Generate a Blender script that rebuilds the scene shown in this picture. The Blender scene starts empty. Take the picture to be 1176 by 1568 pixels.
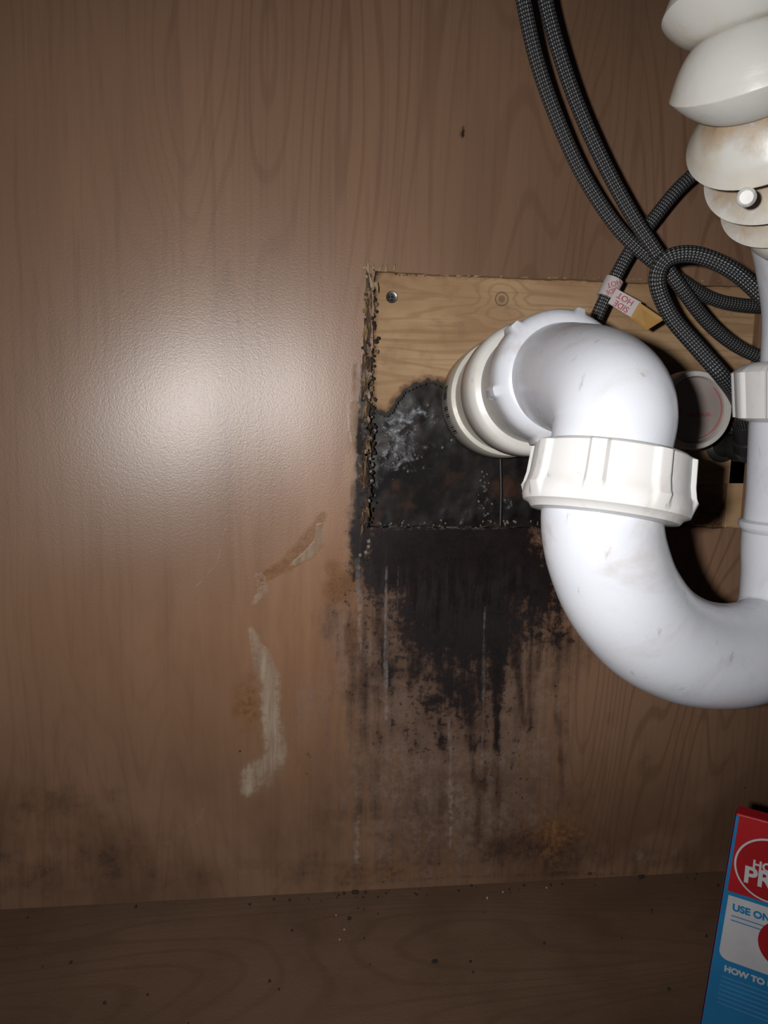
import bpy, math, random
import numpy as np
from mathutils import Vector, Matrix, noise as mnoise
random.seed(7)
S=bpy.context.scene
S.view_settings.view_transform='Standard'
S.view_settings.look='None'

# ------------------------------------------------------------ camera
YAW=math.radians(6.8); PIT=math.radians(8.0); ROL=math.radians(1.2)
CAMZ=0.34; C=Vector((0,-0.5,CAMZ)); FPX=1510.0
fw=Vector((math.sin(YAW)*math.cos(PIT),math.cos(YAW)*math.cos(PIT),-math.sin(PIT)))
r0=Vector((math.cos(YAW),-math.sin(YAW),0)); u0=r0.cross(fw)
rt=r0*math.cos(ROL)+u0*math.sin(ROL); up=u0*math.cos(ROL)-r0*math.sin(ROL)
cd=bpy.data.cameras.new('camera'); cam=bpy.data.objects.new('camera',cd)
S.collection.objects.link(cam)
cam.matrix_world=Matrix(((rt.x,up.x,-fw.x,C.x),(rt.y,up.y,-fw.y,C.y),(rt.z,up.z,-fw.z,C.z),(0,0,0,1)))
cd.sensor_fit='VERTICAL'; cd.sensor_height=24; cd.lens=FPX/2000*24; cd.clip_start=0.01
S.camera=cam
K=1500/1176.0
def P(u,v,d):
    """survey point: measured photo position + distance d in front of the back wall -> world"""
    a=(u*K-750)/FPX; b=-(v*K-1000)/FPX
    D=fw+rt*a+up*b
    t=(-d-C.y)/D.y
    return C+D*t
PX=0.000425

# ------------------------------------------------------------ node helpers
def setin(nt,s,v):
    if isinstance(v,bpy.types.NodeSocket): nt.links.new(v,s)
    else:
        if hasattr(s,'default_value'):
            try: s.default_value=v
            except Exception:
                s.default_value=(v[0],v[1],v[2],1.0)
def node(nt,t,ins=None,**props):
    nd=nt.nodes.new(t)
    for k,v in props.items(): setattr(nd,k,v)
    for k,v in (ins or {}).items(): setin(nt,nd.inputs[k],v)
    return nd
def mix(nt,f,a,b,blend='MIX'):
    nd=nt.nodes.new('ShaderNodeMix'); nd.data_type='RGBA'; nd.blend_type=blend
    for i,v in ((0,f),(6,a),(7,b)):
        if isinstance(v,tuple) and len(v)==3: v=v+(1,)
        setin(nt,nd.inputs[i],v)
    return nd.outputs[2]
def math_(nt,op,a,b=0.0,clamp=False):
    nd=nt.nodes.new('ShaderNodeMath'); nd.operation=op; nd.use_clamp=clamp
    setin(nt,nd.inputs[0],a); setin(nt,nd.inputs[1],b); return nd.outputs[0]
def mr(nt,v,a,b,c=0.0,d=1.0,smooth=True):
    nd=nt.nodes.new('ShaderNodeMapRange'); nd.interpolation_type='SMOOTHSTEP' if smooth else 'LINEAR'
    for i,x in enumerate((v,a,b,c,d)): setin(nt,nd.inputs[i],x)
    return nd.outputs[0]
def newmat(name):
    m=bpy.data.materials.new(name); m.use_nodes=True; nt=m.node_tree
    return m,nt,nt.nodes['Principled BSDF']
def coords(nt,scale=(1,1,1),kind='Object'):
    tc=nt.nodes.new('ShaderNodeTexCoord')
    mp=node(nt,'ShaderNodeMapping',{'Vector':tc.outputs[kind],'Scale':scale})
    return mp.outputs[0]
def noi(nt,vec,scale,detail=4,rough=.55,dist=0.0):
    return node(nt,'ShaderNodeTexNoise',{'Vector':vec,'Scale':scale,'Detail':detail,'Roughness':rough,'Distortion':dist}).outputs[0]
def bump(nt,h,strength,dist,normal=None):
    ins={'Height':h,'Strength':strength,'Distance':dist}
    if normal is not None: ins['Normal']=normal
    return node(nt,'ShaderNodeBump',ins).outputs[0]
def gate(nt,mask,n,k,g=2.5):
    return math_(nt,'ADD',mask,math_(nt,'MULTIPLY',math_(nt,'MULTIPLY',math_(nt,'SUBTRACT',n,.5),k),math_(nt,'MULTIPLY',mask,g,True)))

def laminate(nt,grain,amt=1.0,bright=1.0):
    g=.16
    sc=(1,1,g) if grain=='z' else (g,1,1)
    v=coords(nt,sc)
    n1=noi(nt,v,8,2,.5,.25)
    lines=math_(nt,'SINE',math_(nt,'MULTIPLY',n1,230.0))
    lines=mr(nt,lines,.5,1.0)
    sc2=(1,1,.03) if grain=='z' else (.03,1,1)
    fine=noi(nt,coords(nt,sc2),260,3,.6)
    broad=noi(nt,coords(nt,(1,1,.25) if grain=='z' else (.25,1,1)),7,3,.5)
    q=lambda t: tuple(x*bright for x in t)
    c=mix(nt,mr(nt,broad,.3,.7),q((.170,.098,.060)),q((.232,.135,.084)))
    c=mix(nt,math_(nt,'MULTIPLY',lines,mr(nt,noi(nt,v,6,2),.35,.65,.06*amt,.42*amt)),c,q((.105,.052,.030)))
    c=mix(nt,mr(nt,fine,.45,.8,0,.38*amt),c,q((.105,.058,.036)))
    return c

# ------------------------------------------------------------ materials
def mat_wall():
    m,nt,b=newmat('laminate_back_moldy')
    c=laminate(nt,'z')
    a1=node(nt,'ShaderNodeAttribute',attribute_name='m1'); a2=node(nt,'ShaderNodeAttribute',attribute_name='m2')
    s1=node(nt,'ShaderNodeSeparateColor',{'Color':a1.outputs['Color']}).outputs
    s2=node(nt,'ShaderNodeSeparateColor',{'Color':a2.outputs['Color']}).outputs
    mold,scrape,grey=s1[0],s1[1],s1[2]; brown,white,tan=s2[0],s2[1],s2[2]
    rust=node(nt,'ShaderNodeAttribute',attribute_name='rust').outputs['Fac']
    o=coords(nt)
    nS=noi(nt,o,210,6,.7)
    nM=noi(nt,o,45,5,.65)
    nV=noi(nt,coords(nt,(1,1,.10)),190,5,.65)
    nV2=noi(nt,coords(nt,(1,1,.16)),60,4,.6)
    nF=noi(nt,o,700,3,.6)
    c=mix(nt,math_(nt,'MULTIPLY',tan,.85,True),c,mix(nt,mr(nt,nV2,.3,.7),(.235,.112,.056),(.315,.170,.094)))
    # broad faint water staining everywhere low on the panel
    bs=noi(nt,coords(nt,(1,1,.8)),9,4,.6,.4)
    zc=node(nt,'ShaderNodeSeparateXYZ',{0:o}).outputs[2]
    lo_=math_(nt,'MULTIPLY',mr(nt,zc,.16,.02,0,1),mr(nt,bs,.38,.62,.15,.75))
    c=mix(nt,lo_,c,(.085,.045,.026))
    # worn dusty streaky area
    gf=mr(nt,gate(nt,grey,nV,1.9),.2,1.0)
    wc=mix(nt,mr(nt,nS,.40,.60),(.060,.034,.023),(.165,.105,.077))
    wc=mix(nt,mr(nt,nV,.35,.65,0,.4),wc,(.20,.145,.115))
    wc=mix(nt,mr(nt,nM,.4,.65,0,.7),wc,(.075,.040,.026))
    c=mix(nt,math_(nt,'MULTIPLY',gf,.75),c,wc)
    # brown water stain
    bf=mr(nt,gate(nt,gate(nt,brown,nM,1.7),nV,.7),.15,1.05)
    c=mix(nt,math_(nt,'MULTIPLY',bf,.92),c,mix(nt,mr(nt,nS,.4,.6),(.032,.016,.010),(.080,.037,.019)))
    # rust / orange tide marks
    rf_=mr(nt,gate(nt,gate(nt,rust,nM,1.6),nS,.8),.2,.9)
    c=mix(nt,math_(nt,'MULTIPLY',rf_,.8),c,mix(nt,mr(nt,nS,.4,.6),(.15,.055,.016),(.21,.10,.035)))
    # pale delaminated scrapes
    sn=math_(nt,'ADD',math_(nt,'MULTIPLY',nS,.5),math_(nt,'MULTIPLY',nV2,.5))
    sg=gate(nt,gate(nt,scrape,sn,3.2,1.6),nM,1.2,1.6)
    sf=mr(nt,sg,.2,1.05)
    c=mix(nt,math_(nt,'MULTIPLY',sf,.70),c,mix(nt,mr(nt,nV,.3,.7),(.19,.135,.09),(.36,.30,.225)))
    # mold
    mm=gate(nt,mold,nS,1.2,2.0); mm=gate(nt,mm,nV,1.1,1.3); mm=gate(nt,mm,nV2,.9,1.3); mm=gate(nt,mm,nM,1.5,1.3)
    mf=mr(nt,mm,.12,.90)
    dk=mix(nt,mr(nt,mm,.3,1.0),(.050,.026,.017),mix(nt,mr(nt,nM,.38,.68),(.0045,.0032,.004),(.013,.009,.010)))
    c=mix(nt,math_(nt,'MULTIPLY',mf,.98),c,dk)
    # speckle colonies
    spk=mr(nt,math_(nt,'ADD',nS,math_(nt,'MULTIPLY',math_(nt,'MINIMUM',mold,.6),.28)),.65,.73)
    spk=math_(nt,'MULTIPLY',spk,mr(nt,mold,.08,.35))
    c=mix(nt,math_(nt,'MULTIPLY',spk,.75),c,(.014,.009,.009))
    # white mineral streaks
    wf=mr(nt,gate(nt,white,nS,1.8,2.0),.25,1.0)
    c=mix(nt,math_(nt,'MULTIPLY',wf,.5),c,(.33,.29,.27))
    vo=node(nt,'ShaderNodeTexVoronoi',{'Vector':o,'Scale':48.0,'Randomness':1.0})
    sp=math_(nt,'MULTIPLY',mr(nt,vo.outputs['Distance'],.03,.05,1,0),mr(nt,noi(nt,o,20,1),.56,.62))
    c=mix(nt,math_(nt,'MULTIPLY',sp,.8),c,(.03,.018,.013))
    nt.links.new(c,b.inputs['Base Color'])
    rg=math_(nt,'ADD',.33,math_(nt,'MULTIPLY',math_(nt,'ADD',math_(nt,'ADD',gf,sf,True),bf,True),.34))
    setin(nt,b.inputs['Roughness'],rg)
    setin(nt,b.inputs['Specular IOR Level'],mr(nt,mf,0,1,.42,.22))
    h=math_(nt,'ADD',math_(nt,'MULTIPLY',nF,.2),math_(nt,'MULTIPLY',noi(nt,o,1300,2),.16))
    h=math_(nt,'ADD',h,math_(nt,'MULTIPLY',sf,.9))
    h=math_(nt,'ADD',h,math_(nt,'MULTIPLY',math_(nt,'MULTIPLY',gf,nS),.7))
    nt.links.new(bump(nt,h,.3,.0010),b.inputs['Normal'])
    return m
def mat_floor():
    m,nt,b=newmat('laminate_floor_dirty')
    c=laminate(nt,'x',.55,.66)
    o=coords(nt)
    c=mix(nt,mr(nt,noi(nt,o,14,5,.6),.35,.75,0,.5),c,(.068,.037,.020))
    c=mix(nt,mr(nt,noi(nt,o,240,4,.7),.64,.74,0,.4),c,(.035,.02,.013))
    nt.links.new(c,b.inputs['Base Color']); b.inputs['Roughness'].default_value=.6
    nt.links.new(bump(nt,noi(nt,o,500,3),.25,.001),b.inputs['Normal'])
    return m
def mat_side():
    m,nt,b=newmat('laminate_side'); nt.links.new(laminate(nt,'z'),b.inputs['Base Color'])
    b.inputs['Roughness'].default_value=.5; return m
def mat_ply(knot):
    m,nt,b=newmat('raw_plywood')
    o=coords(nt)
    d=node(nt,'ShaderNodeVectorMath',{0:o,1:knot},operation='DISTANCE').outputs['Value']
    v=coords(nt,(.10,1,1))
    n1=noi(nt,v,22,3,.5,.3)
    n1=math_(nt,'ADD',n1,math_(nt,'MULTIPLY',mr(nt,d,0,.022,1,0),.18))
    ln=mr(nt,math_(nt,'SINE',math_(nt,'MULTIPLY',n1,75.0)),.3,1)
    c=mix(nt,mr(nt,noi(nt,coords(nt,(.4,1,1)),26,4),.35,.7),(.42,.275,.150),(.29,.17,.082))
    c=mix(nt,math_(nt,'MULTIPLY',ln,.4),c,(.22,.12,.055))
    c=mix(nt,mr(nt,noi(nt,coords(nt,(.03,1,1)),600,2),.5,.8,0,.45),c,(.21,.115,.057))
    c=mix(nt,mr(nt,noi(nt,o,30,5,.7),.52,.72,0,.5),c,(.17,.092,.046))
    c=mix(nt,mr(nt,d,.0015,.0035,.6,0),c,(.08,.04,.022))
    c=mix(nt,mr(nt,math_(nt,'ABSOLUTE',math_(nt,'SUBTRACT',d,.0042)),.0,.0009,.75,0),c,(.08,.04,.02))
    a=node(nt,'ShaderNodeAttribute',attribute_name='mold').outputs['Fac']
    mg=gate(nt,a,noi(nt,o,170,5,.7),1.5,2)
    c=mix(nt,mr(nt,mg,.06,.45,0,.8),c,(.15,.072,.028))
    c=mix(nt,mr(nt,mg,.42,.75),c,(.02,.014,.01))
    nt.links.new(c,b.inputs['Base Color']); b.inputs['Roughness'].default_value=.75
    nt.links.new(bump(nt,noi(nt,coords(nt,(.06,1,1)),300,3),.4,.001),b.inputs['Normal'])
    return m
def mat_moldboard():
    m,nt,b=newmat('black_mold')
    o=coords(nt)
    a=node(nt,'ShaderNodeAttribute',attribute_name='fuzz').outputs['Fac']
    n=noi(nt,o,120,8,.74,.5)
    c=mix(nt,mr(nt,noi(nt,o,50,5,.7),.42,.68),(.004,.003,.003),(.017,.011,.009))
    rd=mr(nt,noi(nt,o,42,4,.55),.55,.68)
    c=mix(nt,math_(nt,'MULTIPLY',rd,.6),c,(.060,.024,.011))
    f=mr(nt,gate(nt,a,n,5.0,2.0),.40,1.5)
    c=mix(nt,math_(nt,'MULTIPLY',f,.9),c,mix(nt,mr(nt,noi(nt,o,300,3),.4,.6),(.10,.105,.12),(.34,.35,.38)))
    sp=mr(nt,noi(nt,o,210,4,.65),.70,.76)
    c=mix(nt,math_(nt,'MULTIPLY',sp,.7),c,(.30,.26,.22))
    nt.links.new(c,b.inputs['Base Color'])
    setin(nt,b.inputs['Roughness'],mr(nt,noi(nt,o,30,3),.35,.65,.35,.7))
    b.inputs['Specular IOR Level'].default_value=.22
    nt.links.new(bump(nt,n,.25,.001),b.inputs['Normal'])
    return m
def mat_pvc(name='white_pvc',base=(.58,.60,.655),dirt=.25,rough=.22,dcol=(.30,.22,.13)):
    m,nt,b=newmat(name); o=coords(nt)
    f=mr(nt,noi(nt,o,26,6,.68,1.0),.50,.74,0,dirt*1.25)
    c=mix(nt,f,base,dcol)
    f2=mr(nt,noi(nt,coords(nt,(1,1,.4)),160,4,.65),.64,.72,0,dirt*1.3)
    c=mix(nt,f2,c,(.2,.13,.07))
    nt.links.new(c,b.inputs['Base Color'])
    setin(nt,b.inputs['Roughness'],mr(nt,noi(nt,o,60,4),.3,.7,rough,rough+.15))
    b.inputs['Subsurface Weight'].default_value=.12
    b.inputs['Subsurface Scale'].default_value=.004
    nt.links.new(bump(nt,noi(nt,o,70,3),.12,.001),b.inputs['Normal'])
    return m
def mat_bellows():
    m,nt,b=newmat('aged_bellows_plastic'); o=coords(nt)
    rad=node(nt,'ShaderNodeAttribute',attribute_name='crease').outputs['Fac']
    n=noi(nt,o,75,6,.65)
    c=mix(nt,mr(nt,noi(nt,o,30,4),.4,.7),(.52,.515,.49),(.47,.43,.36))
    f=mr(nt,math_(nt,'ADD',rad,math_(nt,'MULTIPLY',math_(nt,'SUBTRACT',n,.5),1.5)),.35,1.05,0,.9)
    c=mix(nt,f,c,mix(nt,mr(nt,noi(nt,o,150,3),.4,.6),(.20,.125,.065),(.33,.235,.14)))
    nt.links.new(c,b.inputs['Base Color']); b.inputs['Roughness'].default_value=.38
    b.inputs['Subsurface Weight'].default_value=.1; b.inputs['Subsurface Scale'].default_value=.004
    nt.links.new(bump(nt,noi(nt,o,120,4),.2,.001),b.inputs['Normal'])
    return m
def plain(name,col,rough=.5,metal=0,bumpsc=400):
    m,nt,b=newmat(name); o=coords(nt)
    c=mix(nt,mr(nt,noi(nt,o,60,4),.3,.7,0,.35),col,tuple(x*.7 for x in col))
    nt.links.new(c,b.inputs['Base Color']); b.inputs['Roughness'].default_value=rough
    b.inputs['Metallic'].default_value=metal
    nt.links.new(bump(nt,noi(nt,o,bumpsc,3),.12,.0008),b.inputs['Normal'])
    return m
def mat_braid():
    m,nt,b=newmat('braided_steel_hose_cover')
    tc=nt.nodes.new('ShaderNodeTexCoord')
    s=node(nt,'ShaderNodeSeparateXYZ',{0:tc.outputs['UV']}).outputs
    A=math_(nt,'MULTIPLY',s[0],2*math.pi*9); B=math_(nt,'MULTIPLY',s[1],2*math.pi*260)
    p=math_(nt,'SINE',math_(nt,'ADD',A,B)); q=math_(nt,'SINE',math_(nt,'SUBTRACT',A,B))
    w=math_(nt,'MULTIPLY',p,q)
    hl=mr(nt,w,.05,.85)
    c=mix(nt,hl,(.020,.020,.022),(.20,.205,.215))
    nt.links.new(c,b.inputs['Base Color']); b.inputs['Roughness'].default_value=.38
    b.inputs['Metallic'].default_value=.15
    nt.links.new(bump(nt,w,.5,.0007),b.inputs['Normal'])
    return m

# ------------------------------------------------------------ geometry helpers
def link(o,parent=None):
    S.collection.objects.link(o)
    if parent: o.parent=parent
    return o
def mesh(name,vs,fs,mat=None,parent=None,smooth=True,uvs=None,sharp=35):
    me=bpy.data.meshes.new(name); me.from_pydata([tuple(v) for v in vs],[],fs)
    if uvs is not None:
        ul=me.uv_layers.new(name='UVMap')
        flat=[c for f in uvs for uv in f for c in uv]
        ul.data.foreach_set('uv',flat)
    me.update()
    if smooth:
        me.polygons.foreach_set('use_smooth',[True]*len(me.polygons))
        try: me.set_sharp_from_angle(angle=math.radians(sharp))
        except Exception: pass
    if mat: me.materials.append(mat)
    return link(bpy.data.objects.new(name,me),parent)
def empty(name,loc=(0,0,0)):
    e=bpy.data.objects.new(name,None); e.empty_display_size=.02
    S.collection.objects.link(e); return e
def catmull(vals,sub):
    out=[]; n=len(vals)
    for i in range(n-1):
        p0=vals[max(i-1,0)];p1=vals[i];p2=vals[i+1];p3=vals[min(i+2,n-1)]
        if i==0: p0=p1*2-p2
        if i==n-2: p3=p2*2-p1
        for k in range(sub):
            t=k/sub
            out.append(.5*((2*p1)+(p2-p0)*t+(2*p0-5*p1+4*p2-p3)*t*t+(3*p1-p0-3*p2+p3)*t**3))
    out.append(vals[-1]); return out
def frames(pts):
    T=[]
    for i in range(len(pts)):
        a=pts[max(i-1,0)];b=pts[min(i+1,len(pts)-1)]
        T.append((b-a).normalized())
    n=T[0].orthogonal().normalized(); F=[]
    for i,t in enumerate(T):
        n=(n-t*n.dot(t)).normalized(); F.append((t,n,t.cross(n)))
    return F
def tube(name,pts,rad,mat,parent=None,n=24,sub=10,cap=True,resample=True,radfun=None,sharp=40):
    pts=[Vector(p) for p in pts]
    if not hasattr(rad,'__len__'): rad=[rad]*len(pts)
    if resample: pts=catmull(pts,sub); rad=catmull(list(rad),sub)
    F=frames(pts); vs=[];L=0;Ls=[]
    for i,p in enumerate(pts):
        if i: L+=(p-pts[i-1]).length
        Ls.append(L)
        t,a,b=F[i]
        for k in range(n):
            th=2*math.pi*k/n
            r=rad[i]*(radfun(th,Ls[-1]) if radfun else 1)
            vs.append(p+a*(r*math.cos(th))+b*(r*math.sin(th)))
    fs=[];uv=[]
    for i in range(len(pts)-1):
        for k in range(n):
            k2=(k+1)%n
            fs.append((i*n+k,i*n+k2,(i+1)*n+k2,(i+1)*n+k))
            uv.append(((k/n,Ls[i]),((k+1)/n,Ls[i]),((k+1)/n,Ls[i+1]),(k/n,Ls[i+1])))
    if cap:
        fs.append(tuple(range(n))[::-1]); uv.append([(0,0)]*n)
        o=(len(pts)-1)*n; fs.append(tuple(range(o,o+n))); uv.append([(0,0)]*n)
    return mesh(name,vs,fs,mat,parent,uvs=uv,sharp=sharp)
def lathe(name,origin,axis,prof,mat,parent=None,n=96,lug=None,ref=None):
    axis=Vector(axis).normalized(); origin=Vector(origin)
    a=(Vector(ref)-axis*Vector(ref).dot(axis)).normalized() if ref else axis.orthogonal().normalized()
    b=axis.cross(a); vs=[]
    for s,r in prof:
        for k in range(n):
            th=2*math.pi*k/n; rr=max(r,1e-5)+(lug(th,s) if lug and r>1e-4 else 0)
            vs.append(origin+axis*s+a*(rr*math.cos(th))+b*(rr*math.sin(th)))
    fs=[]
    for i in range(len(prof)-1):
        for k in range(n):
            k2=(k+1)%n; fs.append((i*n+k,i*n+k2,(i+1)*n+k2,(i+1)*n+k))
    return mesh(name,vs,fs,mat,parent,sharp=38)
def bx(name,c,ax,ay,az,hx,hy,hz,mat,parent=None,bev=.0006):
    c=Vector(c);vs=[]
    for i in (-1,1):
        for j in (-1,1):
            for k in (-1,1): vs.append(c+ax*(i*hx)+ay*(j*hy)+az*(k*hz))
    fs=[(0,1,3,2),(4,6,7,5),(0,4,5,1),(2,3,7,6),(0,2,6,4),(1,5,7,3)]
    o=mesh(name,vs,fs,mat,parent,smooth=False)
    if bev:
        md=o.modifiers.new('b','BEVEL'); md.width=bev; md.segments=3
    return o

M_wall=mat_wall();M_floor=mat_floor();M_side=mat_side();M_pvc=mat_pvc()
M_nut=mat_pvc('white_pvc_nut',(.61,.605,.60),.38,.25)
M_bell=mat_bellows()
M_braid=mat_braid(); M_mold=mat_moldboard()

# ------------------------------------------------------------ back wall
W=lambda u,v:(P(u,v,0).x,P(u,v,0).z)
hx0=W(568,610)[0]; hx1=W(1150,640)[0]; hz1=W(757,423)[1]; hz0=W(690,808)[1]
xs=np.unique(np.round(np.concatenate([np.arange(-.6,-.30,.02),np.arange(-.30,.42,.002),np.arange(.42,.61,.02),[hx0,hx1]]),5))
zs=np.unique(np.round(np.concatenate([np.arange(0,.70,.002),np.arange(.70,.95,.02),[hz0,hz1]]),5))
hx0r,hx1r,hz0r,hz1r=[round(q,5) for q in (hx0,hx1,hz0,hz1)]
nx,nz=len(xs),len(zs)
X,Z=np.meshgrid(xs,zs)
def sstep(a,b,x):
    t=np.clip((x-a)/(b-a),0,1); return t*t*(3-2*t)
xa=W(470,700)[0]; xb=W(330,700)[0]
slope=.105*(1-sstep(xb,xa,xs))*sstep(-.36,-.22,xs)
disp=np.zeros(nx)
order=np.argsort(-xs)
acc=0
for j in range(1,nx):
    i=order[j];ip=order[j-1]
    acc+=.5*(slope[i]+slope[ip])*(xs[ip]-xs[i]); disp[i]=acc
Y=-(disp[None,:]*sstep(0,.25,Z)*(1-.75*sstep(.18,.60,Z)))
def wn(s,a): return mnoise.noise(Vector((s*a,3.1,7.7)))
zr0=W(568,690)[1]
for j in range(nz):
    for i in range(nx):
        x,z=xs[i],zs[j]
        if abs(x-hx0r)<1e-6 and hz0r<=z<=hz1r:
            rot=math.exp(-((z-zr0)/.035)**2)
            X[j,i]+=(.0016+.0022*rot)*wn(z,190)+(.0018+.002*rot)*wn(z,60)+.0006-.0022*rot
        if abs(z-hz1r)<1e-6 and hx0r<=x<=hx1r: Z[j,i]+=.0006*wn(x,150)+.0008*wn(x,30)
        if abs(z-hz0r)<1e-6 and hx0r<=x<=hx1r: Z[j,i]+=.0012*wn(x,140)
vs=np.stack([X.ravel(),Y.ravel(),Z.ravel()],1).tolist()
fs=[]
for j in range(nz-1):
    for i in range(nx-1):
        cx=(xs[i]+xs[i+1])/2;cz=(zs[j]+zs[j+1])/2
        if hx0r<cx<hx1r and hz0r<cz<hz1r: continue
        a=j*nx+i; fs.append((a,a+1,a+nx+1,a+nx))
i0=int(np.where(np.abs(xs-hx0r)<1e-6)[0][0]);i1=int(np.where(np.abs(xs-hx1r)<1e-6)[0][0])
j0=int(np.where(np.abs(zs-hz0r)<1e-6)[0][0]);j1=int(np.where(np.abs(zs-hz1r)<1e-6)[0][0])
loop=[j0*nx+i for i in range(i0,i1)]+[j*nx+i1 for j in range(j0,j1)]+[j1*nx+i for i in range(i1,i0,-1)]+[j*nx+i0 for j in range(j1,j0,-1)]
base=len(vs)
for q in loop:
    v=vs[q]; vs.append([v[0],.006,v[2]])
for k in range(len(loop)):
    k2=(k+1)%len(loop)
    fs.append((loop[k],loop[k2],base+k2,base+k))
wall=mesh('wall_back',vs,fs,M_wall,smooth=True,sharp=50)
XX=np.array([v[0] for v in vs]);ZZ=np.array([v[2] for v in vs])
def blob(u,v,ru,rv,amp=1,pw=2):
    x,z=W(u,v); return amp*np.exp(-((np.abs((XX-x)/(ru*PX)))**pw+(np.abs((ZZ-z)/(rv*PX)))**pw))
def line(pts,w,amp=1,soft=.3):
    best=np.full(len(XX),9.0)
    q=[(W(p[0],p[1]),(p[2] if len(p)>2 else w)) for p in pts]
    for (a,wa),(b,wb) in zip(q[:-1],q[1:]):
        dx,dz=b[0]-a[0],b[1]-a[1]; L=dx*dx+dz*dz
        t=np.clip(((XX-a[0])*dx+(ZZ-a[1])*dz)/L,0,1)
        d=np.hypot(XX-a[0]-t*dx,ZZ-a[1]-t*dz)/((wa+(wb-wa)*t)*PX)
        best=np.minimum(best,d)
    return amp*(1-sstep(soft,1.7,best))
rs=random.Random(5)
mold=np.zeros(len(XX))
for b_ in [(700,830,150,88,1.35,3.5),(690,910,90,100,1.2,2.6),(590,870,42,55,.45),(840,920,45,60,.45),(770,930,110,80,.45),
           (700,1040,115,95,.40),(650,1080,45,70,.18),(745,1050,55,70,.22),(800,1200,40,90,.28),(815,1290,55,22,.30),(520,930,22,45,.30),
           (470,1170,28,70,.22),(650,1200,150,140,.16),(480,940,18,20,.18),(560,1000,30,120,.15),(860,975,35,22,.35)]:
    mold=np.maximum(mold,blob(*b_)) if b_[4]>.9 else mold+blob(*b_)
mold=np.maximum(mold,line([(556,560,3),(556,620,6),(556,680,10),(560,760,14),(552,830,17),(545,880,9)],10,1.1))
mold=np.maximum(mold,line([(566,420,3),(564,520,5),(560,600,7)],5,.7))
mold=np.maximum(mold,line([(520,1355,3),(560,1352,5),(700,1343,4),(860,1338,5),(980,1338,4)],5,.35))
mold=np.maximum(mold,blob(708,203,4,8,1.2))
brown=blob(815,1292,70,26,1.0)+blob(380,1080,25,60,.5)+blob(500,950,25,40,.4)+blob(985,1170,16,60,.4)+blob(500,1250,120,120,.3)+blob(600,1330,400,35,.35)+blob(880,1240,80,110,.3)+blob(110,1320,200,70,.45,3)+blob(100,1225,120,35,.5)+blob(1000,1320,200,50,.3)
brown+=blob(720,1250,150,100,.3)+blob(545,960,14,150,.4)+blob(620,1000,60,60,.3)+line([(545,560,6),(548,700,8),(540,860,12)],8,.5)+blob(870,1000,60,60,.4)+blob(700,1030,170,90,.35)+blob(780,930,120,80,.4)
for k in range(36):
    u=rs.uniform(500,880); v0=rs.uniform(840,1120); ln_=rs.uniform(80,300); w_=rs.uniform(3,9); am=rs.uniform(.12,.38)
    q_=line([(u,v0,w_*.6),(u+rs.uniform(-6,6),v0+ln_*.5,w_),(u+rs.uniform(-10,10),min(v0+ln_,1335),w_*.4)],w_,am)
    mold+=q_*.42; brown+=q_*.9
for k in range(46):
    u=rs.gauss(680,115); v=rs.uniform(970,1330); mold+=blob(u,v,rs.uniform(6,20),rs.uniform(8,30),rs.uniform(.12,.34))
rust=blob(475,700,50,45,.35)+blob(515,905,26,26,.95)+blob(505,868,12,12,.7)+line([(494,790,7),(470,830,14),(440,865,12),(400,885,7)],9,.95)+blob(380,1085,32,65,.7)+blob(540,1000,30,140,.4)+blob(560,900,50,70,.4)+blob(470,1180,40,80,.35)+blob(850,1270,90,50,.5)+blob(640,1330,250,25,.35)+blob(745,960,40,40,.4)+line([(548,440,4),(546,560,8),(538,690,10)],8,.5)
scr=np.zeros(len(XX))
scr=np.maximum(scr,line([(398,885,9),(402,905,9),(388,925,4)],8,.6))
scr=np.maximum(scr,line([(385,965,6),(400,1005,14),(414,1050,18),(416,1110,17),(423,1160,18),(395,1190,28),(378,1210,12)],14,.95,.1))
scr=np.maximum(scr,line([(489,805,4),(490,830,7),(474,848,7),(450,864,4)],8,.85))
scr=np.maximum(scr,line([(540,620,8),(545,660,9),(552,690,7)],8,.7))
scr=np.maximum(scr,line([(350,790,3),(335,860,3),(300,900,2)],3,.3))
scr=np.maximum(scr,line([(180,1290,4),(260,1290,5),(310,1250,5),(320,1200,3)],4,.35))
scr=np.maximum(scr,blob(978,1310,16,14,.5))
grey=blob(700,1130,190,260,1.0,3)+blob(560,960,50,120,.5)+blob(430,1100,80,140,.3)
wht=np.zeros(len(XX))
for l,a_ in [([(592,870,3),(590,960,4),(592,1100,5)],.65),([(688,1100,3),(690,1180,4),(690,1300,4)],.6),([(742,930,3),(740,1080,4),(738,1180,3)],.5),([(548,1250,5),(546,1320,5)],.6),
           ([(548,860,7),(550,900,6),(552,1000,3)],.6),([(610,870,3),(608,940,3)],.4),([(655,1130,2),(650,1230,2)],.4),([(585,1180,2),(580,1260,2)],.4),([(800,1000,2),(798,1090,2)],.35)]:
    wht=np.maximum(wht,line(l,4,a_))
wht=np.maximum(wht,line([(575,812,3),(700,810,3),(820,806,3)],4,.4))
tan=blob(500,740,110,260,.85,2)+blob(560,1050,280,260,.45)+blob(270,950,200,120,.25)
def cattr(name,r,g,b_):
    at=wall.data.attributes.new(name,'FLOAT_COLOR','POINT')
    arr=np.stack([np.clip(r,0,1.5),np.clip(g,0,1.5),np.clip(b_,0,1.5),np.ones_like(r)],1).astype(np.float32)
    at.data.foreach_set('color',arr.ravel())
cattr('m1',mold,scr,grey); cattr('m2',brown,wht,tan)
wall.data.attributes.new('rust','FLOAT','POINT').data.foreach_set('value',rust.astype(np.float32))

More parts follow.
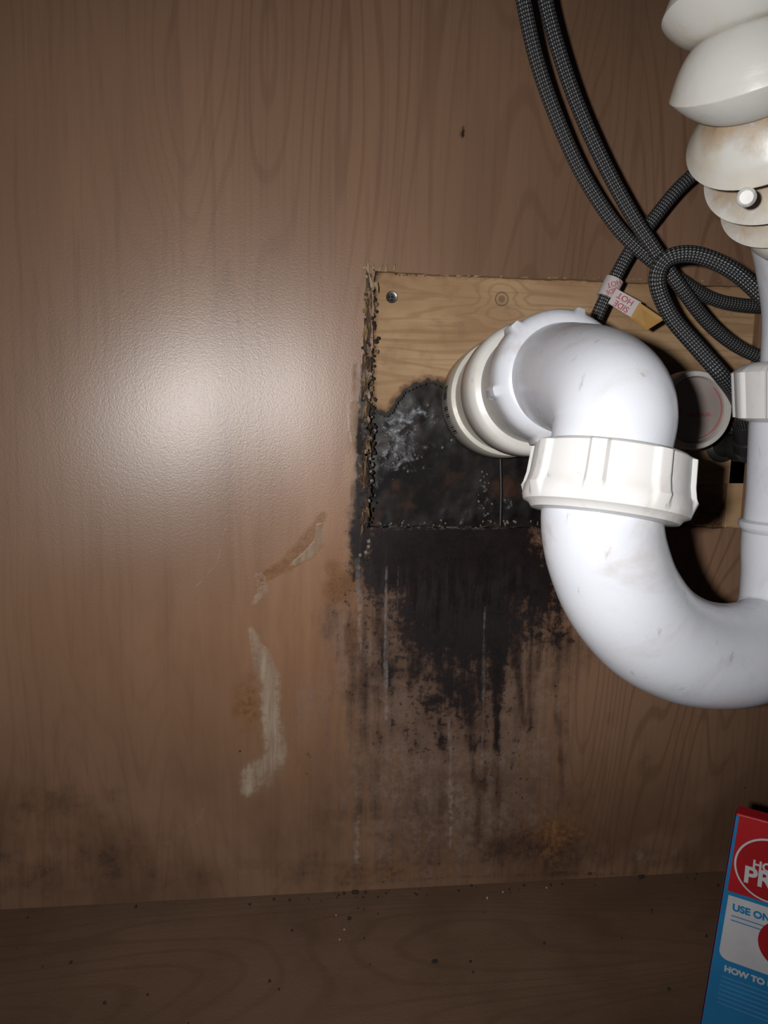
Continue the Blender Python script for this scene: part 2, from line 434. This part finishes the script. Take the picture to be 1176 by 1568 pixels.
def slab(name,x0,x1,y0,y1,z0,z1,mat):
    return bx(name,((x0+x1)/2,(y0+y1)/2,(z0+z1)/2),Vector((1,0,0)),Vector((0,1,0)),Vector((0,0,1)),(x1-x0)/2,(y1-y0)/2,(z1-z0)/2,mat,bev=0)
slab('floor',-.6,.6,-.62,.03,-.018,0,M_floor)
slab('wall_left',-.618,-.6,-.62,.03,-.018,.95,M_side)
slab('wall_right',.6,.618,-.62,.03,-.018,.95,M_side)

# ------------------------------------------------------------ plywood board behind the cut-out
kp=P(768,458,-.007)
M_ply=mat_ply((kp.x,kp.y,kp.z))
def BP(u,v): p=P(u,v,-.0065); return (p.x,p.z)
poly=[BP(548,395),BP(1175,395),BP(1175,860),BP(1040,860),BP(1030,720),BP(900,690),BP(770,650),BP(735,615),BP(712,600),BP(690,603),BP(675,590),BP(655,586),BP(640,592),BP(622,600),BP(610,615),BP(602,630),BP(592,640),BP(580,632),BP(548,640)]
def inpoly(x,z,pl):
    c=False;n=len(pl);j=n-1
    for i in range(n):
        xi,zi=pl[i];xj,zj=pl[j]
        if (zi>z)!=(zj>z) and x<(xj-xi)*(z-zi)/(zj-zi)+xi: c=not c
        j=i
    return c
bxs=np.arange(BP(548,0)[0],BP(1180,600)[0],.0012);bzs=np.arange(BP(600,862)[1],BP(600,390)[1],.0012)
idx={};vs=[];fs=[]
def gv(i,j,layer):
    k=(i,j,layer)
    if k not in idx:
        idx[k]=len(vs); x=bxs[i]+.0004*mnoise.noise(Vector((i*.7,j*.7,0))); z=bzs[j]+.0004*mnoise.noise(Vector((i*.7,j*.7,9)))
        vs.append((x,.0065 if layer==0 else .0125,z))
    return idx[k]
ins=np.zeros((len(bxs),len(bzs)),bool)
for i in range(len(bxs)-1):
    for j in range(len(bzs)-1):
        ins[i,j]=inpoly(bxs[i]+.0006,bzs[j]+.0006,poly)
for i in range(len(bxs)-1):
    for j in range(len(bzs)-1):
        if not ins[i,j]: continue
        fs.append((gv(i,j,0),gv(i+1,j,0),gv(i+1,j+1,0),gv(i,j+1,0)))
        for di,dj,e in ((-1,0,((0,0),(0,1))),(1,0,((1,0),(1,1))),(0,-1,((0,0),(1,0))),(0,1,((0,1),(1,1)))):
            ii,jj=i+di,j+dj
            if ii<0 or jj<0 or not ins[ii,jj]:
                a=e[0];b_=e[1]
                fs.append((gv(i+a[0],j+a[1],0),gv(i+b_[0],j+b_[1],0),gv(i+b_[0],j+b_[1],1),gv(i+a[0],j+a[1],1)))
ply=mesh('plywood_backing_board',vs,fs,M_ply,smooth=False)
at=ply.data.attributes.new('mold','FLOAT','POINT')
mv=[]
apts=[Vector((a,b)) for a,b in poly[3:]]
for v in vs:
    p=Vector((v[0],v[2])); d=9
    for a,b in zip(apts[:-1],apts[1:]):
        t=max(0,min(1,(p-a).dot(b-a)/(b-a).length_squared)); d=min(d,(p-a-(b-a)*t).length)
    lft=max(0,1-(v[0]-hx0)/.006)*.7
    tp=max(0,1-(hz1-v[2])/.005)*.25
    rb=BP(1090,800); rr=.5*math.exp(-(((v[0]-rb[0])/.03)**2+((v[2]-rb[1])/.03)**2))
    mv.append(max(0,1-d/.0070)*.95+lft+rr+tp)
at.data.foreach_set('value',mv)
for (u0_,v0_,u1_,v1_) in [(1045,700,1180,742),(1120,690,1180,835)]:
    a=P(u0_,v0_,-.002);b_=P(u1_,v1_,-.002)
    bx('batten_piece',((a.x+b_.x)/2,.0045,(a.z+b_.z)/2),Vector((1,0,0)),Vector((0,1,0)),Vector((0,0,1)),abs(b_.x-a.x)/2,.002,abs(a.z-b_.z)/2,M_ply,ply)
M_steel=plain('dark_screw_steel',(.10,.095,.085),.35,.8)
sp=P(600,455,-.0065)
lathe('screw',sp,(0,-1,0),[(0,.0038),(.0004,.0038),(.0008,.0034),(.0006,.0016),(-.0003,.0006),(-.0003,0)],M_steel,ply,n=32)
bx('screw_slot',sp+Vector((0,-.0008,0)),Vector((.7,0,.7)),Vector((0,1,0)),Vector((-.7,0,.7)),.0022,.0002,.0005,plain('screw_slot_black',(.01,.01,.01)),ply,bev=0)
bx('screw_slot_cross',sp+Vector((0,-.0008,0)),Vector((.7,0,-.7)),Vector((0,1,0)),Vector((.7,0,.7)),.0022,.0002,.0005,plain('screw_slot_black2',(.01,.01,.01)),ply,bev=0)

mx=np.arange(hx0-.014,hx1+.01,.0015);mz=np.arange(hz0-.012,hz1,.0015)
vs=[];fz=[]
def g_(x,z,u,v,ru,rv,a):
    q=BP(u,v); return a*math.exp(-(((x-q[0])/(ru*PX))**2+((z-q[1])/(rv*PX))**2))
for z in mz:
    for x in mx:
        h=.0007*mnoise.fractal(Vector((x*60,0,z*60)),1,2,3)
        vs.append((x,.0160-max(-.0022,min(.0022,h)),z))
        fz.append(sum(g_(x,z,*q) for q in [(640,632,50,26,.66),(608,660,32,28,.66),(605,705,26,20,.66),(650,690,40,25,.34),(600,750,25,25,.25),(745,765,20,35,.45),(782,775,10,10,.9),(583,742,10,10,.7),(660,720,50,25,.25)]))
fs=[(j*len(mx)+i,j*len(mx)+i+1,(j+1)*len(mx)+i+1,(j+1)*len(mx)+i) for j in range(len(mz)-1) for i in range(len(mx)-1)]
mb=mesh('moldy_drywall_patch',vs,fs,M_mold)
mb.data.attributes.new('fuzz','FLOAT','POINT').data.foreach_set('value',fz)
M_crust=plain('mold_crust',(.16,.15,.14),.8)
M_blackr=plain('mold_ridge_black',(.012,.011,.012),.5)
a=P(766,695,-.012);b_=P(766,806,-.012)
tube('pipe_chase_edge',[a,(a+b_)/2+Vector((.0006,0,0)),b_],.0010,M_blackr,mb,n=8)
def lump(c,r,sq=.6):
    o=len(vs); n1,n2=7,5
    for a_ in range(n2+1):
        for k in range(n1):
            ph=math.pi*a_/n2; th=2*math.pi*k/n1
            rr=r*(1+.35*random.uniform(-1,1))
            vs.append((c[0]+rr*math.sin(ph)*math.cos(th),c[1]+rr*sq*math.sin(ph)*math.sin(th),c[2]+rr*math.cos(ph)))
    for a_ in range(n2):
        for k in range(n1):
            k2=(k+1)%n1; fs.append((o+a_*n1+k,o+a_*n1+k2,o+(a_+1)*n1+k2,o+(a_+1)*n1+k))
vs=[];fs=[]
for k in range(120):
    u,v=random.choice([(random.gauss(625,30),random.gauss(690,25)),(random.gauss(743,9),random.uniform(720,795)),(random.uniform(575,830),random.gauss(801,3)),(random.gauss(600,20),random.gauss(700,10))])
    if 572<u<830 and 610<v<806: lump(P(u,v,-.0150),random.uniform(.0003,.0009))
mesh('mold_crust_specks',vs,fs,M_crust,mb,smooth=True,sharp=80)
M_rot=plain('rotted_fibre',(.17,.115,.06),.85); M_rotg=plain('rotted_fibre_grey',(.20,.19,.17),.85); M_rotd=plain('rotted_fibre_dark',(.022,.014,.009),.85)
for nm,mt,cnt,va,vb_,sg in (('rotted_crumbs',M_rot,130,440,720,4),('rotted_crumbs_grey',M_rotg,70,600,860,5),('rotted_crumbs_dark',M_rotd,420,440,880,5)):
    vs=[];fs=[]
    for k in range(cnt):
        v=random.uniform(va,vb_); u=564-(v-600)*.02+random.gauss(0,sg)
        lump(P(u,v,random.uniform(-.005,.0004)),random.uniform(.0004,.0015),.6)
    mesh(nm,vs,fs,mt,wall,smooth=True,sharp=80)

M_torn=plain('torn_veneer',(.34,.25,.14),.8); M_tornd=plain('torn_veneer_dark',(.07,.04,.022),.8)
def sliver_set(name,L,mat):
    vs=[];fs=[]
    for (u,v,du,dv,w) in L:
        p=P(u,v,.0012);q=P(u+du,v+dv,.003)
        dr=(q-p); side=Vector((-dr.z,0,dr.x)).normalized()*w*PX
        o=len(vs); m_=(p+q)/2+Vector((0,-.0010,0))
        vs.extend([p-side,p+side,m_+side*.8,q,m_-side*.7])
        fs.append((o,o+1,o+2,o+3,o+4))
    return mesh(name,vs,fs,mat,wall,smooth=False)
L=[(562,418,2,-20,3),(572,412,-4,-12,2),(580,414,6,-10,2),(590,416,2,-12,2),(603,413,2,-10,1.5),(566,428,-10,-8,3),(570,440,-6,-24,2.5),(575,432,4,18,3),(556,410,18,-4,2)]
for k in range(44):
    u=random.uniform(600,1120); L.append((u,420+(u-575)*.02,random.uniform(-16,16),random.uniform(-3,1.5),random.uniform(.6,1.8)))
sliver_set('torn_edge_top',L,M_torn)
L=[]
for k in range(110):
    v=random.uniform(425,800); L.append((565-(v-415)*.02+random.uniform(-6,4),v,random.uniform(-6,6),random.uniform(-28,28),random.uniform(.8,3.2)))
sliver_set('torn_edge_side',L[:66],M_tornd); sliver_set('torn_edge_side_light',L[66:],plain('torn_fibre',(.24,.15,.075),.8))
L=[]
for k in range(30):
    u=random.uniform(572,840); L.append((u,807,random.uniform(-18,18),random.uniform(-3,4),random.uniform(.6,1.4)))
sliver_set('torn_edge_bottom',L,plain('torn_fibre_grey',(.11,.09,.07),.8))

# ------------------------------------------------------------ drain trap
trap=empty('sink_drain_trap')
def lugf(n,h,wd,s0,s1,ph=0,edge=.3):
    def f(th,s):
        if not(s0<s<s1): return 0
        a=((th+ph)*n/(2*math.pi))%1; a=min(a,1-a)*2*math.pi/n
        return h*max(0,min(1,(wd-a)/(wd*edge)))
    return f
c1=P(766,616,.012); c3=P(864,574,.135)
ax=(c3-c1).normalized()
a0=P(762,618,.0)+Vector((0,.012,0))
lathe('wall_adaptor',a0,ax,[(0,.030),(.010,.030),(.0105,.0365),(.012,.0375),(.040,.0375),(.043,.0365),(.0435,.034),(.055,.033),(.058,.0325),(.058,.02)],mat_pvc('pvc_adaptor',(.52,.50,.45),.35,.3),trap)
lathe('coupling_ring',c1+ax*.038,ax,[(0,.030),(.001,.0335),(.016,.0335),(.0165,.0362),(.018,.0370),(.035,.0370),(.039,.0357),(.0405,.0335),(.041,.020)],mat_pvc('pvc_coupling',(.58,.57,.54),.35,.3),trap)
lathe('arm_sleeve',c1+ax*.07,ax,[(0,.02),(.001,.0305),(.046,.0305),(.047,.02)],mat_pvc('pvc_sleeve',(.45,.44,.42),.4,.35),trap)
M_ink=plain('label_ink',(.03,.03,.035),.6)
bref=Vector((0,0,1)); bref=(bref-ax*bref.dot(ax)).normalized(); bside=ax.cross(bref)
for k in range(22):
    th=math.radians(80+k*2.2)
    dirv=bref*math.cos(th)+bside*math.sin(th)
    if dirv.x>0: dirv=bref*math.cos(th)-bside*math.sin(th)
    tg=ax.cross(dirv)
    bx('barcode_bar',a0+ax*.028+dirv*.0376,ax,tg,dirv,.0055,random.choice([.0002,.0004,.0006]),.0001,M_ink,trap,bev=0)
lathe('arm_slip_nut',c3-ax*.020,ax,[(-.0005,.02),(0,.0295),(.001,.0322),(.003,.0330),(.012,.0330),(.0155,.0325),(.018,.0312),(.0205,.0285),(.0215,.0255),(.0217,.019)],M_pvc,trap,n=240,lug=lugf(6,.0020,.11,.0005,.0165,.55,.5))
V0=P(934,690,.207)
vdir=(P(921,800,.212)-P(943,640,.205)).normalized()
vz=P(940,600,.204)
arm_end=c3-ax*.006
hz=arm_end.z
pA=Vector((vz.x+(arm_end.x-vz.x)*.6,-.160,hz-.003))
corner=Vector((vz.x+.001,-.2050,hz-.007))
el=[arm_end,(arm_end+pA)/2]
vd=P(940,650,.206)
for k in range(0,9):
    t=k/8; el.append((pA*(1-t)**2)+(corner*2*t*(1-t))+(vd*t*t))
el+=[V0,P(929,745,.209)]
rr=[.0258,.0258]+[.0254-.0018*(k/8) for k in range(9)]+[.0232,.0232]
tube('elbow_pipe',el,rr,M_pvc,trap,n=64,sub=8)
nc=P(938,690,.2065)
lathe('slip_nut',nc,vdir,[(-.001,.0225),(0,.0290),(.0012,.0302),(.012,.0308),(.0160,.0316),(.0175,.0323),(.0215,.0326),(.0235,.0320),(.0245,.0298),(.0262,.0285),(.027,.022)],M_nut,trap,n=300,lug=lugf(8,.0017,.125,.0010,.0200,.22,.3),ref=(0,-1,0))
ub=[P(928,745,.209),P(921,800,.2095),P(930,855,.209),P(955,915,.206),P(1000,968,.199),(P(1060,998,.190)),P(1125,1003,.180),P(1180,985,.171),P(1208,945,.166),P(1216,890,.163),P(1214,830,.161),P(1217,760,.160),P(1224,640,.160)]
ur=[.0238,.0236,.0236,.0236,.0236,.0236,.0236,.0236,.0236,.0236,.0228,.0215,.0215]
tube('u_bend_pipe',ub,ur,M_pvc,trap,n=72,sub=12)
lathe('u_bend_collar',P(1214,806,.161),P(1216,700,.160)-P(1214,806,.161),[(-.002,.022),(0,.0236),(.001,.0239),(.003,.0237),(.004,.0215)],M_pvc,trap)
rax=(P(1224,560,.160)-P(1217,740,.160)).normalized()
lathe('riser_slip_nut',P(1220,640,.160),rax,[(-.001,.0215),(0,.0245),(.001,.0262),(.022,.0275),(.024,.026),(.026,.0225),(.0265,.019)],M_nut,trap,n=200,lug=lugf(10,.0014,.09,.0005,.023,.2))
tube('tail_pipe',[P(1223,570,.160),P(1228,480,.165),P(1228,400,.175),P(1226,350,.182)],[.0165,.0165,.0185,.020],M_pvc,trap,n=48)

# ------------------------------------------------------------ bellows hose
bel=empty('flexible_drain_bellows')
bp=[P(1160,-190,.22),P(1158,-60,.23),P(1156,15,.232),P(1161,95,.230),P(1176,175,.222),P(1204,250,.208),P(1226,318,.195)]
cp=catmull(bp,60)
L=[0]
for a,b_ in zip(cp[:-1],cp[1:]): L.append(L[-1]+(b_-a).length)
tot=L[-1]; N=900; pts=[];rad=[]
Ls=np.array(L)
endL=tot-.004
bnd=[endL]; pw_=[.0170,.0175,.0195,.0200,.0200,.0195,.0190,.0185,.0185]
for q_ in pw_: bnd.append(bnd[-1]-q_)
crease=[]
for k in range(N+1):
    s=tot*k/N
    j=min(int(np.searchsorted(Ls,s)),len(cp)-1); j=max(j,1)
    f=(s-Ls[j-1])/max(Ls[j]-Ls[j-1],1e-9); pts.append(cp[j-1].lerp(cp[j],f))
    if s>=endL or s<=bnd[-1]: r=.0170; tri=0; idx_=0
    else:
        for idx_ in range(len(pw_)):
            if bnd[idx_+1]<=s<bnd[idx_]: break
        ph=(bnd[idx_]-s)/pw_[idx_]
        fold=[.34,.34,.38,.42,.42][min(idx_,4)]
        tri=ph/fold if ph<fold else (1-ph)/(1-fold)
        ex=[1.1,1.0,.80,.62,.60][min(idx_,4)]
        tri=tri**ex
        pk=[.0282,.0298,.0302,.0300,.0300][min(idx_,4)]
        vl=[.0160,.0160,.0175,.0185,.0190][min(idx_,4)]
        r=vl+(pk-vl)*tri
    dz=[.55,.42,.25,.10,.06][min(idx_,4)]
    rad.append(r); crease.append((1-tri)**1.3*(.45 if idx_>2 else .75)+dz)
bb=tube('bellows_body',pts,rad,M_bell,bel,n=72,resample=False,sharp=50)
bb.data.attributes.new('crease','FLOAT','POINT').data.foreach_set('value',[c for c in crease for _ in range(72)])
bax=(bp[-1]-bp[-2]).normalized()
cuff=lathe('bellows_cuff',bp[-1]-bax*.006,bax,[(0,.016),(.001,.0205),(.004,.0222),(.011,.0222),(.015,.0205),(.018,.0182),(.019,.016)],M_bell,bel)
M_chr=plain('clamp_screw_glint_white',(.75,.74,.72),.15,0.0)  # chrome screw's bright highlight painted in as a plain white base colour
cs=P(1143,302,.236); cdirv=(C-cs).normalized()
lathe('clamp_screw',cs,cdirv,[(-.020,.0033),(0,.0033),(.0015,.0031),(.0030,.0022),(.0036,0)],M_chr,bel,n=32)

# ------------------------------------------------------------ supply hoses
def hose(pts,r=.0040):
    return tube('braided_supply_hose',[P(*p) for p in pts],r,M_braid,None,n=24,sub=16)
h1=hose([(784,-120,.070),(793,-50,.068),(803,10,.066),(821,90,.062),(849,172,.058),(889,262,.054),(940,342,.052),(985,388,.052),(1035,425,.050),(1085,455,.046),(1130,466,.045),(1185,468,.045),(1260,462,.045)])
h2=hose([(820,-120,.072),(828,-50,.070),(836,5,.068),(856,80,.066),(884,160,.064),(922,245,.064),(965,325,.066),(1002,382,.067),(1042,440,.064),(1085,495,.058),(1132,532,.055),(1190,555,.055),(1260,570,.055)])
h3=hose([(1260,190,.05),(1170,215,.045),(1095,245,.040),(1045,282,.038),(998,338,.036),(960,392,.036),(930,450,.036),(908,500,.034),(895,550,.030),(890,600,.026),(886,660,.024)])
h4=hose([(1270,560,.09),(1205,505,.092),(1165,452,.092),(1118,412,.090),(1065,390,.086),(1022,396,.082),(1006,430,.078),(1026,482,.074),(1070,535,.078),(1105,575,.080),(1130,612,.068),(1142,655,.050)],.0046)
M_blk=plain('black_plastic_fitting',(.02,.02,.022),.3)
fa=(P(1146,690,.04)-P(1140,645,.050)).normalized()
lathe('hose_end_nut',P(1140,648,.050),fa,[(-.001,.004),(0,.0068),(.001,.0072),(.012,.0072),(.013,.0085),(.020,.0085),(.021,.006),(.021,0)],M_blk,h4,n=36,lug=lugf(6,.0008,.25,.013,.0199))
vb=P(1150,686,.032)
valve=empty('shutoff_valve')
lathe('valve_body',Vector((vb.x,0.004,vb.z)),(0,-1,0),[(0,.011),(.002,.012),(.004,.008),(.018,.008),(.022,.010),(.034,.010),(.036,.008),(.036,0)],plain('valve_dark_metal',(.08,.08,.08),.3,.6),valve,n=48)
lathe('valve_handle',vb+Vector((.012,-.004,-.002)),(1,0,-.1),[(0,.005),(.004,.005),(.005,.011),(.012,.011),(.013,.009),(.013,0)],M_blk,valve,n=48,lug=lugf(6,.0015,.3,.005,.0125))

M_tag=plain('tag_paper',(.50,.45,.44),.6); M_red=plain('red_print',(.42,.05,.08),.6); M_tape=plain('yellowed_tape',(.40,.23,.07),.45)
ta=P(941,428,.0365);tb=P(927,456,.0365); td=(tb-ta).normalized()
lathe('hot_side_sleeve',ta,td,[(0,.0044),(0,.0056),((tb-ta).length,.0056),((tb-ta).length,.0044)],M_tag,h3,n=32)
def quad(name,cn,mat,parent,th=.0004):
    c=[Vector(q) for q in cn]; nrm=(c[1]-c[0]).cross(c[3]-c[0]).normalized()*th
    vs=c+[q+nrm for q in c]
    return mesh(name,vs,[(0,1,2,3),(7,6,5,4),(0,4,5,1),(1,5,6,2),(2,6,7,3),(3,7,4,0)],mat,parent,smooth=False)
def text(name,s,o,xd,yd,size,mat,parent,ext=.00008,al='CENTER'):
    cu=bpy.data.curves.new(name,'FONT'); cu.body=s; cu.size=size; cu.extrude=ext; cu.align_x=al;cu.align_y='CENTER'
    ob=bpy.data.objects.new(name,cu); S.collection.objects.link(ob); ob.data.materials.append(mat)
    x=Vector(xd).normalized(); y=Vector(yd); y=(y-x*y.dot(x)).normalized(); z=x.cross(y); o=Vector(o)
    ob.matrix_world=Matrix(((x.x,y.x,z.x,o.x),(x.y,y.y,z.y,o.y),(x.z,y.z,z.z,o.z),(0,0,0,1)))
    ob.parent=parent; return ob
q=[P(931,464,.044),P(944,442,.044),P(982,463,.049),P(968,487,.049)]
quad('hot_side_tag',q,M_tag,h3)
quad('tag_tape',[P(965,487,.050),P(979,463,.050),P(1017,489,.056),P(990,506,.056)],M_tape,h3)
xd=P(935,452,.045)-P(973,475,.050); xd=-xd
yd=P(943,440,.044)-P(931,462,.044)
cc=P(954,463,.0475)+Vector((0,-.0006,0))
text('tag_text','HOT',cc+yd.normalized()*.0022,-xd,-yd,.0050,M_red,h3)
text('tag_text_side','SIDE',cc-yd.normalized()*.0026,-xd,-yd,.0050,M_red,h3)
cc=P(934,442,.0365)+Vector((0,-.0058,0))
text('sleeve_text','HOT',cc+Vector((-.0001,0,.0022)),(-1,0,-.35),(.35,0,-1),.0042,M_red,h3)
text('sleeve_text_side','SIDE',cc+Vector((-.0012,0,-.0022)),(-1,0,-.35),(.35,0,-1),.0040,M_red,h3)

# ------------------------------------------------------------ second pvc stub
stub=empty('capped_pvc_stub')
sc=P(1068,628,.055)
M_stub=mat_pvc('pvc_stub',(.50,.48,.45),.4,.3)
so=Vector((sc.x-.003,-.001,sc.z-.002))
lathe('stub_pipe',so,Vector((sc.x,-.055,sc.z))-so,[(0,.0225),(.040,.0225),(.041,.0240),(.0515,.0240),(.053,.0232),(.053,.0205),(.050,.0200),(.046,.0198),(.046,0)],M_stub,stub)
fc=Vector((sc.x,-.0500,sc.z))
M_grey=plain('stub_face_grey',(.30,.25,.23),.4)
lathe('stub_face_disc',fc,(0,-1,0),[(0,.0197),(.0005,.0195),(.0007,.015),(.0007,0)],M_grey,stub)
text('stub_mark','MATERIAL',fc+Vector((.004,-.0009,-.003)),(1,0,.08),(0,0,1),.0035,M_red,stub)
text('stub_mark_big','LT',fc+Vector((-.011,-.0009,-.002)),(1,0,.05),(0,0,1),.008,M_red,stub)
vs=[];fs=[]
for k in range(15):
    th=math.radians(-75+k*9)
    for r_ in (.0175,.0181): vs.append(fc+Vector((r_*math.cos(th),-.0009,r_*math.sin(th))))
for k in range(14): fs.append((2*k,2*k+1,2*k+3,2*k+2))
mesh('stub_red_arc',vs,fs,M_red,stub,smooth=False)

# ------------------------------------------------------------ cleaning product box
box=empty('cleaning_product_box')
bt=P(1127,1245,.14); H=bt.z; bang=math.radians(38)
t=Vector((math.cos(bang),-math.sin(bang),0)); kk=Vector((math.sin(bang),math.cos(bang),0))
o_=Vector((bt.x-.010,bt.y,0)); zz=(Vector((bt.x,bt.y,H))-o_); HH=zz.length; zz.normalize()
WD,TH=.11,.010
def F(s,h,off=.0): return o_+t*s+zz*h-kk*off
M_bred=plain('box_red',(.34,.011,.015),.35);M_bwh=plain('box_white',(.44,.44,.46),.35);M_bblue=plain('box_blue',(.014,.16,.36),.35)
ctr=o_+t*(WD/2)+zz*(HH/2)+kk*(TH/2)
bx('carton',ctr,t,kk,zz,WD/2,TH/2,HH/2,M_bred,box,bev=.0008)
w0,w1=HH*.36,HH*.645
quad('panel_blue',[F(0.0005,.0005,.0002),F(WD-.0005,.0005,.0002),F(WD-.0005,w1+.002,.0002),F(0.0005,w1+.002,.0002)],M_bblue,box,.0002)
quad('edge_blue',[F(0.0004,.0005,.0003),F(.0028,.0005,.0003),F(.0018,HH-.001,.0003),F(0.0004,HH-.001,.0003)],M_bblue,box,.0002)
def rr_(s0,s1,h0,h1,r):
    out=[]
    for cx,cy,a0_ in ((s1-r,h0+r,-90),(s1-r,h1,0),(s0,h1,90),(s0+r,h0+r,180)):
        if cy==h1: out.append(F(cx+(r if a0_==0 else 0),cy,.0006)); continue
        for k in range(7):
            th=math.radians(a0_+k*15); out.append(F(cx+r*math.cos(th),cy+r*math.sin(th),.0006))
    return out
pw=rr_(.0030,WD-.002,w0,w1,.005)
mesh('panel_white',pw,[tuple(range(len(pw)))],M_bwh,box,smooth=False)
quad('panel_blue_side',[F(0,.0005)-t*.0003+kk*TH,F(0,.0005)-t*.0003,F(0,HH-.001)-t*.0003,F(0,HH-.001)-t*.0003+kk*TH],M_bblue,box,.0001)
nrm=-kk
lc=F(.0205,HH*.80,.0008)
M_b2=plain('box_logo_red',(.28,.009,.012),.35)
lathe('logo_ring',lc,nrm,[(0,.0175),(.0004,.0175),(.0004,.0165),(.0004,0)],M_bwh,box,n=64)
lathe('logo_disc',lc+nrm*.0003,nrm,[(0,.0165),(.0003,.0165),(.0003,0)],M_b2,box,n=64)
def bold(ob,o=.00022): ob.data.offset=o
bold(text('logo_text_top','HOME',lc+nrm*.0008+zz*.0015,t,zz,.0062,M_bwh,box))
bold(text('logo_text','PRO',lc+nrm*.0008-zz*.0055,t,zz,.0125,M_bwh,box),.0004)
rf=[lc+nrm*.0008+zz*a+t*b for b,a in ((-.010,.0055),(0,.0130),(.010,.0055),(.0075,.0055),(0,.011),(-.0075,.0055))]
mesh('logo_roof',rf,[(0,1,4,5),(1,2,3,4)],M_bwh,box,smooth=False)
bold(text('panel_text_use','USE ON:',F(.0058,w1-.006,.0008),t,zz,.0052,M_bblue,box,al='LEFT'))
for k in range(2): quad('panel_text_line',[F(.006,w1-.0110-k*.0025,.0007),F(.026,w1-.0110-k*.0025,.0007),F(.026,w1-.0105-k*.0025,.0007),F(.006,w1-.0105-k*.0025,.0007)],M_bblue,box,.0001)
bold(text('panel_text_how','HOW TO USE',F(.0068,w0-.005,.0006),t,zz,.0046,M_bwh,box,al='LEFT'))
M_bl2=plain('box_small_print',(.10,.25,.42),.4)
for k in range(7): quad('panel_text_line_low',[F(.0060,w0-.010-k*.0026,.0005),F(.05,w0-.010-k*.0026,.0005),F(.05,w0-.0096-k*.0026,.0005),F(.0060,w0-.0096-k*.0026,.0005)],M_bl2,box,.0001)
lathe('side_badge',F(.034,w1-.018,.0008),nrm,[(0,.014),(.0004,.014),(.0004,0)],M_b2,box,n=48)

# ------------------------------------------------------------ debris
vs=[];fs=[]
for k in range(90):
    x=random.uniform(-.28,.36); y=-abs(random.gauss(0,.08))-.002
    if k<30: y=-random.uniform(.001,.01); x=random.gauss(.08,.09)
    lump((x,min(y,-.002),.0004),random.uniform(.0003,.0010),1.0)
for (u,v,r_) in [(540,1350,.0022),(532,1408,.0018),(665,1474,.0018),(980,1342,.0022),(545,1352,.0018)]:
    a=P(u,v,0); D=a-C; tt=(0-C.z)/D.z; p=C+D*tt
    if p.y>-.002: p.y=-.003
    for m_ in range(3): lump((p.x+random.uniform(-.002,.002),p.y,.0008),r_*.6,1.0)
mesh('dirt_debris',vs,fs,plain('dirt_crumbs',(.018,.013,.010),.8),smooth=True,sharp=80)
vs=[];fs=[]
for k in range(6): lump((random.uniform(-.1,.3),-random.uniform(.002,.05),.0006),random.uniform(.0004,.0009),1)
mesh('plaster_crumbs',vs,fs,plain('plaster',(.35,.3,.25),.8),smooth=True,sharp=80)

# ------------------------------------------------------------ light
ld=bpy.data.lights.new('phone_flash','SPOT'); ld.shadow_soft_size=.006; ld.energy=9.2; ld.color=(1,.975,.95)
ld.spot_size=math.radians(108); ld.spot_blend=1.0
lo=bpy.data.objects.new('phone_flash',ld); S.collection.objects.link(lo)
lp=C-r0*.045+Vector((0,-.03,.006)); lo.location=lp
tgt=P(520,750,0); lo.rotation_euler=(tgt-lp).to_track_quat('-Z','Y').to_euler()
w=bpy.data.worlds.new('world'); S.world=w; w.use_nodes=True
w.node_tree.nodes['Background'].inputs[0].default_value=(.6,.7,1,1); w.node_tree.nodes['Background'].inputs[1].default_value=.012
